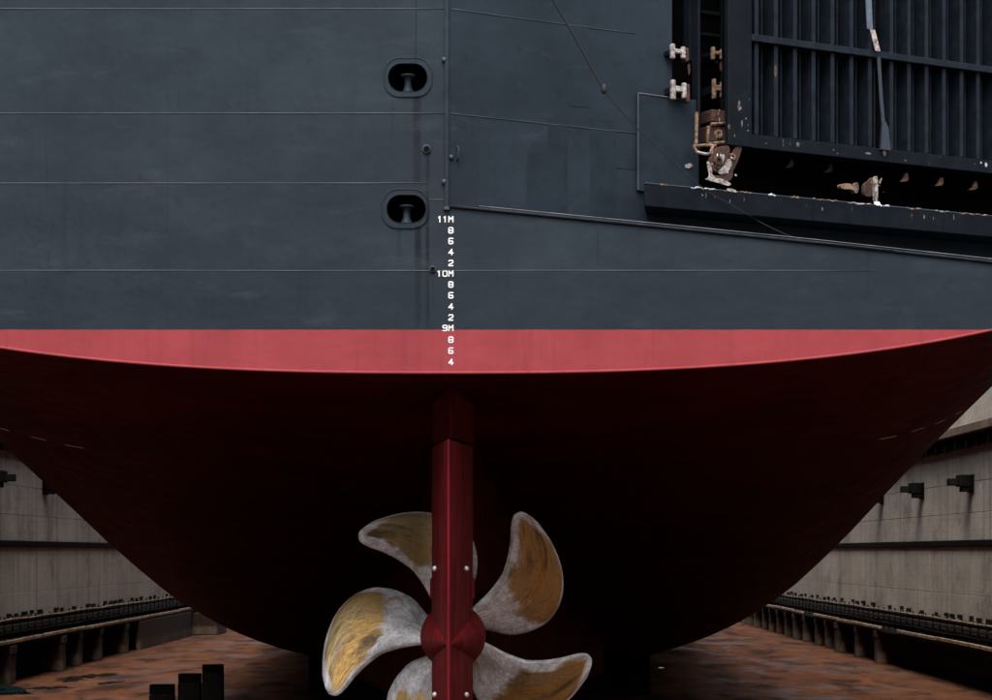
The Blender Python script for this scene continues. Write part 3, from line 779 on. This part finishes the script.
# worn patches of primer
for px, py0, py1, off, m, w in ((775.5, 65, 78, .362, 'rustpale', .04), (739, 100, 111, RO + .002, 'pale', .035), (742, 119, 127, RO + .002, 'pale', .02), (728.9, 124, 130, RO + .002, 'rustpale', .03), (783, 138, 147, RO - .008, 'rustpale', .012), (798, 142, 147, RO - .008, 'pale', .05), (790, 141, 146, RO - .008, 'rustpale', .012), (868, 152, 154.5, RO - .008, 'pale', .08), (884.5, 147, 157, RO + .01, 'pale', .05), (986, 162, 167, RO - .008, 'white', .04), (981, 161, 164, RO - .008, 'white', .02)):
    u, za = Q(px, py0, off); _, zb = Q(px, py1, off)
    bm = bmesh.new(); n = 9
    vs_ = [bm.verts.new(W(u + w * math.cos(a) * random.uniform(.6, 1.15), off + .002, (za + zb) / 2 + (za - zb) / 2 * math.sin(a) * random.uniform(.7, 1.1))) for a in [2 * math.pi * k / n for k in range(n)]]
    bm.faces.new(vs_); bmesh.ops.solidify(bm, geom=bm.faces[:], thickness=-.003)
    rb('worn_patch', bm, M[m])
# pendant link over the ramp
def qpt(px, py, off): u, z = Q(px, py, off); return W(u, off, z)
def strap(name, pts, w, th, m, parent):
    bm = bmesh.new(); rows = []
    for i, (px, py, off) in enumerate(pts):
        u, z = Q(px, py, off); ww = w[i] if isinstance(w, (list, tuple)) else w
        rows.append([bm.verts.new(W(u + a, off + b_, z)) for a, b_ in ((-ww, 0), (ww, 0), (ww, th), (-ww, th))])
    for i in range(len(rows) - 1):
        for k in range(4): bm.faces.new((rows[i][k], rows[i][(k + 1) % 4], rows[i + 1][(k + 1) % 4], rows[i + 1][k]))
    bm.faces.new(rows[0]); bm.faces.new(rows[-1]); bmesh.ops.recalc_face_normals(bm, faces=bm.faces)
    return part(name, bm, M[m], parent)
strap('securing_strap', [(867.5, -60, .42), (868, -5, .42), (869.5, 29, .42)], .072, .02, 'strap', ramp)
strap('securing_strap', [(872, 29.5, .46), (877.5, 51, .56)], .06, .02, 'pale', ramp)
strap('securing_strap', [(878.3, 57, .47), (880.5, 95, .47), (883, 124, .47)], .042, .02, 'grey', ramp)
strap('turnbuckle', [(883, 122, .48), (884, 128, .48), (884, 139, .48), (884.5, 150, .48)], [.035, .08, .1, .13], .05, 'grey', ramp)
# hinge fittings
def hfit(px0, px1, py0, py1, off, m, name):
    (u0, z1), (u1, z0) = Q(px0, py0, off), Q(px1, py1, off)
    w = u1 - u0; h = z1 - z0; bm = bmesh.new()
    qbox(bm, u0, u0 + w * .2, off - .1, off, z0, z1, .02); qbox(bm, u0 + w * .19, u1 - w * .3, off - .09, off - .03, z0 + h * .42, z0 + h * .72, .02)
    qbox(bm, u1 - w * .42, u1 - w * .22, off - .11, off - .02, z0 + h * .12, z1 - h * .08, .02)
    c_ = part(name, bm, M[m])
    bm = bmesh.new(); qbox(bm, u1 - w * .23, u1 - w * .02, off - .2, off - .04, z0 - h * .05, z1 - h * .12, .02); part('rusted_flange', bm, M['rust'], c_)
    bm = bmesh.new(); qbox(bm, u0 + w * .06, u1 - w * .1, off - .5, off - .1, z0 + h * .3, z0 + h * .7, .02); part('cleat_root', bm, M['dark'], c_)
    return c_
hfit(672, 691, 43, 60.5, .33, 'pale', 'cleat'); hfit(672.5, 692, 79, 101, .33, 'pale', 'cleat')
hfit(713, 728, 46, 61, -.05, 'rustpale', 'cleat'); hfit(714, 728, 78, 100, -.05, 'rustpale', 'cleat')
bm = bmesh.new()
for x0, x1, y0, y1, off in ((712, 728, 109, 123, .02), (710, 728, 125, 143, .06)):
    (u0, z1), (u1, z0) = Q(x0, y0, off), Q(x1, y1, off); qbox(bm, u0, u1, off - .4, off, z0, z1, .015)
(u0, z1), (u1, z0) = Q(715, 129, .09), Q(722, 139, .09)
lk = part('lock_box', bm, M['rust'])
bm = bmesh.new(); c = qpt(718, 134, .06); lathe(bm, [(.09, 0), (.09, .03), (.05, .035), (.05, .01)], Matrix.Translation(c) @ QN.to_track_quat('Z', 'Y').to_matrix().to_4x4(), 14); part('lock_pin', bm, M['rustpale'], lk)
for pts in ([(711, 124, .08), (728, 123, .08)], [(708.5, 126, .08), (707.5, 143, .08)], [(697, 112, .2), (696, 144, .2)], [(709, 143.5, .09), (731, 142, .12)]):
    bm = bmesh.new(); tube(bm, [qpt(*p) for p in pts], .035, 6); part('lock_guide', bm, M['rustpale'], lk)
# upright rail in the gap
for px, off, w, z0y in ((690.5, -.1, .03, 60), (696, -.25, .06, 40), (699, .12, .03, 150)):
    u, z0 = Q(px, z0y, off); bm = bmesh.new(); qbox(bm, u - w, u + w, off - .2, off, z0, KEEL + 18.9); part('guide_rail', bm, M['dark'])
for py in (11, 33, 60):
    (u0, z) = Q(701, py, -.5); u1 = Q(730, py, -.5)[0]; bm = bmesh.new(); qbox(bm, u0, u1, -.9, -.5, z - .03, z + .03); part('gap_stiffener', bm, M['dark'])
# main hinge: rusty lugs between sill and ramp
def plug(name, poly, off, th, m, parent=None):
    for _ in range(2):                  # worn, rounded outline
        poly = [q_ for a_, b2 in zip(poly, poly[1:] + poly[:1]) for q_ in ((a_[0] * .78 + b2[0] * .22, a_[1] * .78 + b2[1] * .22), (a_[0] * .22 + b2[0] * .78, a_[1] * .22 + b2[1] * .78))]
    poly = [(x + random.uniform(-.25, .25), y + random.uniform(-.25, .25)) for x, y in poly] if th < .03 else poly
    bm = bmesh.new(); a = [bm.verts.new(W(Q(px, py, off)[0], off, Q(px, py, off)[1])) for px, py in poly]
    b_ = [bm.verts.new(W(Q(px, py, off)[0], off - th, Q(px, py, off)[1])) for px, py in poly]; n = len(poly)
    bm.faces.new(a); bm.faces.new(b_)
    for i in range(n): bm.faces.new((a[i], a[(i + 1) % n], b_[(i + 1) % n], b_[i]))
    bmesh.ops.recalc_face_normals(bm, faces=bm.faces)
    return part(name, bm, M[m], parent)
hg = plug('hinge', [(717, 146), (731, 145), (728, 160), (726, 170), (719, 173), (712, 170), (710, 160)], .5, .1, 'rust')
plug('hinge_lug', [(733, 148), (743, 145), (739, 158), (734, 170), (730, 172)], .42, .06, 'rust', hg)
plug('hinge_plate', [(723, 176), (726, 166), (729, 160), (733, 160), (733, 182), (712, 180), (708, 177), (716, 175)], .62, .05, 'rust', hg)
plug('chipped_paint', [(718, 171), (724, 166), (727.5, 159), (731, 158), (732, 166), (727, 173), (720, 175)], .64, .012, 'pale', hg)
plug('chipped_paint', [(706.5, 162), (709, 161), (712, 168), (713, 177), (724, 179), (732, 184), (729, 186), (716, 182), (704, 179), (710, 177)], .7, .015, 'pale', hg)
plug('chipped_paint', [(719, 157), (724, 153), (725, 158), (721, 167), (718, 168)], .512, .01, 'pale', hg)
plug('chipped_paint', [(726, 188), (735, 189), (738, 193), (728, 191)], .912, .01, 'pale', sill)
plug('chipped_paint', [(685, 165), (690, 163), (694, 165.5), (690, 168), (686, 168)], .09, .02, 'pale', chk)
for pts in ([(693, 146, .3), (704, 145, .35), (716, 145.5, .4)], [(697, 152, .35), (706, 154, .4), (713, 153, .45)], [(713, 146, .4), (710, 154, .45)], [(693, 146, .3), (698, 153, .35)]):
    bm = bmesh.new(); tube(bm, [qpt(*p) for p in pts], .03, 6); part('hinge_bracket', bm, M['pale'] if pts[0][1] > 150 else M['rustpale'], hg)
for (px, py, off, r_) in ((717, 161, .5, .1), (731, 157, .44, .07)):
    bm = bmesh.new(); lathe(bm, [(.1 * r_ / .1, -.1), (r_, .05), (r_ * .85, .07), (r_ * .5, .07), (r_ * .45, .03)], Matrix.Translation(qpt(px, py, off)) @ QN.to_track_quat('Z', 'Y').to_matrix().to_4x4(), 16); part('hinge_pin', bm, M['rustpale'] if px > 720 else M['rust'], hg, smooth=False)
h2 = plug('hinge', [(864, 184), (870, 180), (873, 176), (873, 197), (864, 196)], .55, .08, 'rust', None)
plug('hinge_lug', [(875, 176), (878, 176), (878, 202), (875, 201)], .8, .08, 'pale', h2)
plug('chipped_paint', [(871.5, 179), (874.5, 176), (874, 181), (871, 184)], .7, .02, 'rustpale', h2)
plug('chipped_paint', [(879, 181), (882, 177), (882, 180), (879, 184)], .7, .02, 'rustpale', h2)
plug('chipped_paint', [(874, 201), (880, 201.5), (881, 206), (875, 205)], .912, .01, 'white', sill)
plug('hinge_lug', [(840, 184), (848, 183), (855, 185), (858, 181), (859, 190), (856, 194), (853, 189), (842, 189)], .5, .12, 'rustpale', h2)
for px in (790, 829, 905, 940, 974):   # gusset brackets under the ramp
    plug('gusset', [(px - 6, 163 + (px - 748) * .12), (px - 1, 160 + (px - 748) * .12), (px + 1, 154 + (px - 748) * .12), (px + 3, 154 + (px - 748) * .12), (px + 4, 162 + (px - 748) * .12)], .1, .06, 'rustpale' if px > 900 else 'ramp', ramp)

# scattered chips, rust weeps and primer spots about the hinges
def fleck(px, py, off, sx, sy, m, parent, n=8):
    u, z = Q(px, py, off); bm = bmesh.new(); ph = random.uniform(0, 6.28)
    bm.faces.new([bm.verts.new(W(u + sx / 50 * math.cos(a) * random.uniform(.45, 1.2), off + .004, z + sy / 50 * math.sin(a) * random.uniform(.45, 1.2))) for a in [ph + 2 * math.pi * k / n for k in range(n)]])
    part('paint_chip', bm, M[m], parent)
for _ in range(16): fleck(random.gauss(722, 7), random.gauss(162, 8), .705, random.uniform(.5, 1.8), random.uniform(.5, 2.2), random.choice(('pale', 'rustpale', 'rust', 'white')), hg)
for _ in range(9): fleck(random.uniform(711, 727), random.uniform(110, 142), .09, random.uniform(.4, 1.4), random.uniform(.8, 3), random.choice(('rustpale', 'pale', 'black')), lk)
for _ in range(12): px = random.uniform(690, 985); fleck(px, 188 + (px - 644) * .083 + random.uniform(0, 8), .901, random.uniform(.3, .9), random.uniform(.8, 3.5), random.choice(('rust', 'rustpale', 'edgewornlit')), sill)
for _ in range(7): fleck(random.uniform(731, 750), random.gauss(122, 16), RO + .002, random.uniform(.3, .9), random.uniform(.5, 2.4), random.choice(('rustpale', 'edgewornlit', 'pale')), ramp)
for _ in range(9): px = random.uniform(756, 985); fleck(px, 140 + (px - 756) * .112 + random.uniform(-4, 5), RO - .007, random.uniform(.4, 1.4), random.uniform(.4, 1), random.choice(('edgewornlit', 'rustpale', 'rust')), ramp)
for _ in range(6): fleck(random.uniform(872, 884), random.gauss(192, 7), .81, random.uniform(.4, 1.2), random.uniform(.6, 2), random.choice(('pale', 'rust', 'rustpale')), h2)
for px, y0 in ((681, 104), (689, 64), (721, 63), (724, 103)):     # rust weeping below the cleats
    fleck(px, y0 + 4, .005 if px < 700 else -.06, 2.2, 6, 'rust', ramp, 12)

# ------------------------------------------------------------------ rudder
CR = .41
def foil(bm, y0, y1, z0, z1, half, n=16, tmax=.62):
    """vertical foil, sharp trailing edge at y0, nose at y1"""
    prof = []
    for k in range(n + 1):
        c = k / n
        if c < tmax: w = half * (c / tmax) ** .92
        else: w = half * math.sqrt(max(0, 1 - ((c - tmax) / (1 - tmax)) ** 2))
        prof.append((y0 + (y1 - y0) * c, max(w, .018) if k == 0 else w))
    loop = [(SC + w, y) for y, w in prof] + [(SC - w, y) for y, w in reversed(prof)]
    a = [bm.verts.new((x, y, z0)) for x, y in loop]; b_ = [bm.verts.new((x, y, z1)) for x, y in loop]; m = len(loop)
    fs = [bm.faces.new((a[i], a[(i + 1) % m], b_[(i + 1) % m], b_[i])) for i in range(m)]
    fs += [bm.faces.new(a), bm.faces.new(b_)]
    bmesh.ops.remove_doubles(bm, verts=bm.verts, dist=.0004); bmesh.ops.recalc_face_normals(bm, faces=bm.faces)
zR = CAM.z + 2.08
bm = bmesh.new(); foil(bm, .15, 5.4, KEEL + .35, zR, CR); rud = part('rudder', bm, M['rudder'], label='red rudder with sharp trailing edge and round bulb')
bm = bmesh.new(); foil(bm, 2.1, 5.6, zR + .13, KEEL + 8.2, CR * 1.0); part('rudder_horn', bm, M['horn'])
bm = bmesh.new(); box(bm, (SC - .02, .125, KEEL + .35), (SC + .02, .2, zR - .003), bevel=.006); part('trailing_edge_bar', bm, M['rudder'], rud)
bm = bmesh.new()
prof = [(.012, -3.35), (.10, -2.9), (.26, -2.0), (.44, -1.0), (.58, -.3), (.655, .3), (.665, .8), (.62, 1.3), (.52, 1.7), (.5, 1.75)]
lathe(bm, prof, Matrix.Translation((SC, 3.55, SZ + .02)) @ Matrix.Rotation(R(-90), 4, 'X'), 40); part('rudder_bulb', bm, M['rudder'], rud, smooth=True)
for s in (-1, 1):                       # bearing pads and anodes
    bm = bmesh.new(); z0, z1 = CAM.z + (552 - 600) / F * 44.4, CAM.z + (552 - 578) / F * 44.4
    box(bm, (SC + s * (CR - .1), 3.2, z0), (SC + s * (CR + .03), 4.3, z1), bevel=.03); part('side_pad', bm, M['rudder'], rud)
    for py in (569, 697):
        d = 42.4; z = CAM.z + (552 - py) / F * d; yy = d - 41; w = CR * ((yy - .15) / 5.25 / .62) ** .92
        bm = bmesh.new(); lathe(bm, [(.055, 0), (.052, .025), (.038, .045), (.015, .052)], Matrix.Translation((SC + s * (.295 if s > 0 else .30), yy + .6, z)) @ Vector((s * .8, -.6, 0)).to_track_quat('Z', 'Y').to_matrix().to_4x4(), 14)
        part('anode', bm, M['anode'], rud, smooth=True)

# ------------------------------------------------------------------ propeller
PRY = 6.5; PR = 2.96
bm = bmesh.new()
lathe(bm, [(.3, -.75), (.46, -.6), (.52, -.2), (.55, .3), (.52, .75), (.4, .8)], Matrix.Translation((SC, PRY, SZ)) @ Matrix.Rotation(R(-90), 4, 'X'), 32)
prop = part('propeller', bm, M['bronze'], smooth=True, label='five bladed bronze propeller')
BT = [(.14, 12, 58), (.25, 3, 55), (.33, -1.5, 52), (.40, -3, 51), (.54, .8, 51.5), (.675, 6.7, 56), (.78, 15, 59.5), (.855, 24, 62.3), (.91, 34, 63.6), (.957, 44.4, 63.8), (.985, 52.5, 62.6), (.997, 56.5, 60.5)]
def bt(r):
    for (r0, a0, b0), (r1, a1, b1) in zip(BT[:-1], BT[1:]):
        if r <= r1: t = (r - r0) / (r1 - r0); return a0 + (a1 - a0) * t, b0 + (b1 - b0) * t
    return BT[-1][1:]
def blade(phase):
    bm = bmesh.new(); uvl = bm.loops.layers.uv.new('UVMap'); NC = 18
    rs = [.14 + (.997 - .14) * (1 - (1 - k / 30) ** 1.5) for k in range(31)]
    P2 = .82 * 2 * PR / (2 * math.pi)
    sides = {}
    for side in (0, 1):
        for i, r in enumerate(rs):
            # smooth the outline table a little
            w = [bt(max(.14, min(.997, r + d))) for d in (-.02, 0, .02)]
            a0 = sum(x[0] for x in w) / 3; a1 = sum(x[1] for x in w) / 3
            if i == len(rs) - 1: a0, a1 = w[1]
            th_max = .19 * (1 - r) ** 1.1 + .012
            for k in range(NC + 1):
                c = k / NC; a = R(a0 + (a1 - a0) * c)
                th = th_max * math.sqrt(max(0, 1 - (2 * c - 1) ** 2)) * .5 + .003
                ax = -P2 * (a - R(30)) * (.55 + .45 * r) + .10 * math.sin(math.pi * c) * -0.5
                y = PRY + ax - .12 * r + (th if side else -th)
                ang = a + R(phase)
                sides[(side, i, k)] = (bm.verts.new((SC + PR * r * math.cos(ang), y, SZ + PR * r * math.sin(ang))), c, r)
    def face(ks):
        f = bm.faces.new([sides[x][0] for x in ks])
        for l, x in zip(f.loops, ks): l[uvl].uv = (sides[x][1], sides[x][2])
    for side in (0, 1):
        for i in range(30):
            for k in range(NC):
                ks = [(side, i, k), (side, i, k + 1), (side, i + 1, k + 1), (side, i + 1, k)]
                face(ks if side else ks[::-1])
    for i in range(30):
        for k in (0, NC): face([(0, i, k), (0, i + 1, k), (1, i + 1, k), (1, i, k)])
    for k in range(NC): face([(0, 30, k), (0, 30, k + 1), (1, 30, k + 1), (1, 30, k)])
    bmesh.ops.recalc_face_normals(bm, faces=bm.faces)
    return part('blade', bm, M['bronze'], prop, smooth=True)
for k in range(5): blade(72 * k)

# ------------------------------------------------------------------ painted dashes on the underside
def hit(px, py):
    d = Vector(((px - PX) / F, 1, (PY - py) / F)).normalized()
    loc, nor, _, _ = hull_bvh.ray_cast(CAM, d)
    return loc, nor
dashes = [((879.5, 438.5), (896, 435.5)), ((911, 431), (924, 427)), ((935, 423.5), (944, 419.5)), ((970, 406), (976, 403)), ((0, 427.5), (9, 430)), ((31, 436), (46, 439.5)), ((65, 444), (84, 447.5)), ((955, 414), (961, 411))]
for (a, b_) in dashes:
    p, n0 = hit(*a); q, n1 = hit(*b_)
    if p is None or q is None: continue
    for nn in (n0, n1):
        if nn.dot(CAM - p) < 0: nn.negate()
    d = (q - p).normalized(); sd_ = n0.cross(d).normalized() * .045
    bm = bmesh.new()
    vv = [bm.verts.new(x) for x in (p + sd_ + n0 * .02, p - sd_ + n0 * .02, q - sd_ + n1 * .02, q + sd_ + n1 * .02)]
    bm.faces.new(vv); part('load_line_dash', bm, M['white'])

for px, py, l in ((487.5, 478, 4), (490, 483, 3), (496, 477, 5), (493, 486, 3), (490.5, 496, 3), (488.5, 505, 3), (487.6, 514, 3), (487.2, 523, 3), (487.6, 532, 3), (489, 541, 3), (491, 550, 3), (429, 478, 3), (433, 487, 3)):
    d = Vector(((px - PX) / F, 1, (PY - py) / F)).normalized()
    best = None
    for bv in (hull_bvh, skeg_bvh):
        loc, nor, _, ds = bv.ray_cast(CAM, d)
        if loc and (best is None or ds < best[2]): best = (loc, nor, ds)
    if best:
        loc, nor, ds = best
        if nor.dot(CAM - loc) < 0: nor.negate()
        e = l / F * ds * .5; bm = bmesh.new(); up = Vector((.25, 0, 1)).normalized(); sx = nor.cross(up).normalized() * .018; up = sx.cross(nor).normalized() * e
        bm.faces.new([bm.verts.new(loc + nor * .012 + a) for a in (up + sx, up - sx, -up - sx, -up + sx)]); part('skeg_dash', bm, M['pale'])

# ------------------------------------------------------------------ dangling wire
bm = bmesh.new()
wp = [(538, -30, .6), (553, 0, .62), (577, 41, .66), (604, 89, .72), (640, 131, .8), (672, 160, .88), (690, 178, .94), (712, 194, .96), (735, 207, .985), (748, 214.5, .96), (760, 222, .9)]
ctl = [qpt(*p) for p in wp] + [P(790, 236, .25), P(812, 241.5, -.03), P(850, 245.5, -.055), P(900, 251, -.055)]; fine = []
for i in range(len(ctl) - 1):
    p0, p1, p2, p3 = ctl[max(i - 1, 0)], ctl[i], ctl[i + 1], ctl[min(i + 2, len(ctl) - 1)]
    for k in range(6):
        t = k / 6; fine.append(.5 * ((2 * p1) + (p2 - p0) * t + (2 * p0 - 5 * p1 + 4 * p2 - p3) * t * t + (3 * p1 - p0 - 3 * p2 + p3) * t ** 3))
tube(bm, fine, [.017 if i < 18 else .009 for i in range(len(fine))], 6)
wr = empty('wire_rope', fine[-1])
tag(wr, 'thin slack wire rope hanging down across the grey stern quarter', 'rope')
bpy.context.view_layer.update()
for v in bm.verts: v.co -= Vector(fine[-1])
obj('rope', bm, M['wire'], wr, smooth=True)
bm = bmesh.new(); c = qpt(604, 89, .72) - Vector(fine[-1]); lathe(bm, [(.01, -.1), (.05, -.06), (.055, .03), (.02, .1)], Matrix.Translation(c), 10); obj('splice', bm, M['wire'], wr, smooth=True)

# ------------------------------------------------------------------ docking blocks
def block(x, y, h, label, group, w=.9, l=.6):
    e = empty('docking_block', (x, y, 0)); tag(e, label, 'block', group)
    bm = bmesh.new(); box(bm, (-w / 2, -l / 2, 0), (w / 2, l / 2, h - .36), bevel=.03); obj('base', bm, M['block'], e)
    bm = bmesh.new(); box(bm, (-w / 2 + .01, -l / 2 + .02, h - .358), (w / 2 - .01, l / 2 - .02, h), bevel=.02); obj('timber_cap', bm, M['timber'], e)
for k, y in enumerate((42.0, 49.4, 56.7)):
    block(-12.57, y, 1.72, ['dark timber capped block furthest from the hull in the row of three', 'middle one of three dark timber capped blocks on the dock floor', 'dark timber capped block closest to the hull in the row of three'][k], 'blocks in a row on the dock floor')
for k in range(24):
    block(SC, 14 + 4.4 * k, KEEL, 'timber capped keel block under the centre line of the ship', 'keel blocks under the ship', 1.6, 1.2)
for s in (-1, 1):
    for k in range(13):
        y = 63 + 4.4 * k; x = SC + s * 7.3
        loc, _, _, _ = hull_bvh.ray_cast(Vector((x, y, .1)), Vector((0, 0, 1)))
        block(x, y, (loc.z if loc else KEEL) - .002, 'timber capped bilge block under the flat of the ship %s' % ('to starboard' if s > 0 else 'to port'), 'bilge blocks under the ship', 1.2, 1.4)

# ------------------------------------------------------------------ puddles and debris
for k, (px, py, rx, ry) in enumerate(((175, 634, .5, 6), (160, 638, .35, 4), (142, 644, .4, 3), (95, 676, .9, 2.2), (70, 680, .8, 1.6), (50, 688, .8, 1.4), (938, 672, .25, 7), (661, 668, .12, .5), (110, 683, .6, 1.2))):
    d = F * CAM.z / (py - PY); c = Vector(((px - PX) / F * d, d - 41, .006)); bm = bmesh.new(); n = 44
    ph = [random.uniform(0, 6.28) for _ in range(5)]
    rr = lambda a: 1 + .28 * math.sin(2 * a + ph[0]) + .22 * math.sin(5 * a + ph[1]) + .16 * math.sin(9 * a + ph[2]) + .1 * math.sin(14 * a + ph[3])
    bm.faces.new([bm.verts.new(c + Vector((rx * math.cos(a) * rr(a), ry * math.sin(a) * rr(a), 0))) for a in [2 * math.pi * i / n for i in range(n)]])
    tag(obj('puddle', bm, M['water']), kind='structure')
d = F * CAM.z / (694 - PY); bm = bmesh.new()
n = 16; rows = []
for j in range(6):
    f = j / 5; rows.append([bm.verts.new(((1.1 * (1 - f * f) + .05) * math.cos(2 * math.pi * i / n) * random.uniform(.8, 1.2), (.8 * (1 - f * f) + .05) * math.sin(2 * math.pi * i / n) * random.uniform(.8, 1.2), .45 * f * random.uniform(.8, 1.1))) for i in range(n)])
for j in range(5):
    for i in range(n): bm.faces.new((rows[j][i], rows[j][(i + 1) % n], rows[j + 1][(i + 1) % n], rows[j + 1][i]))
bm.faces.new(rows[-1])
o = obj('tarpaulin_heap', bm, M['debris']); o.location = ((5 - PX) / F * d, d - 41, 0)
tag(o, 'crumpled dark teal tarpaulin heap lying on the rusty dock floor', 'tarpaulin')
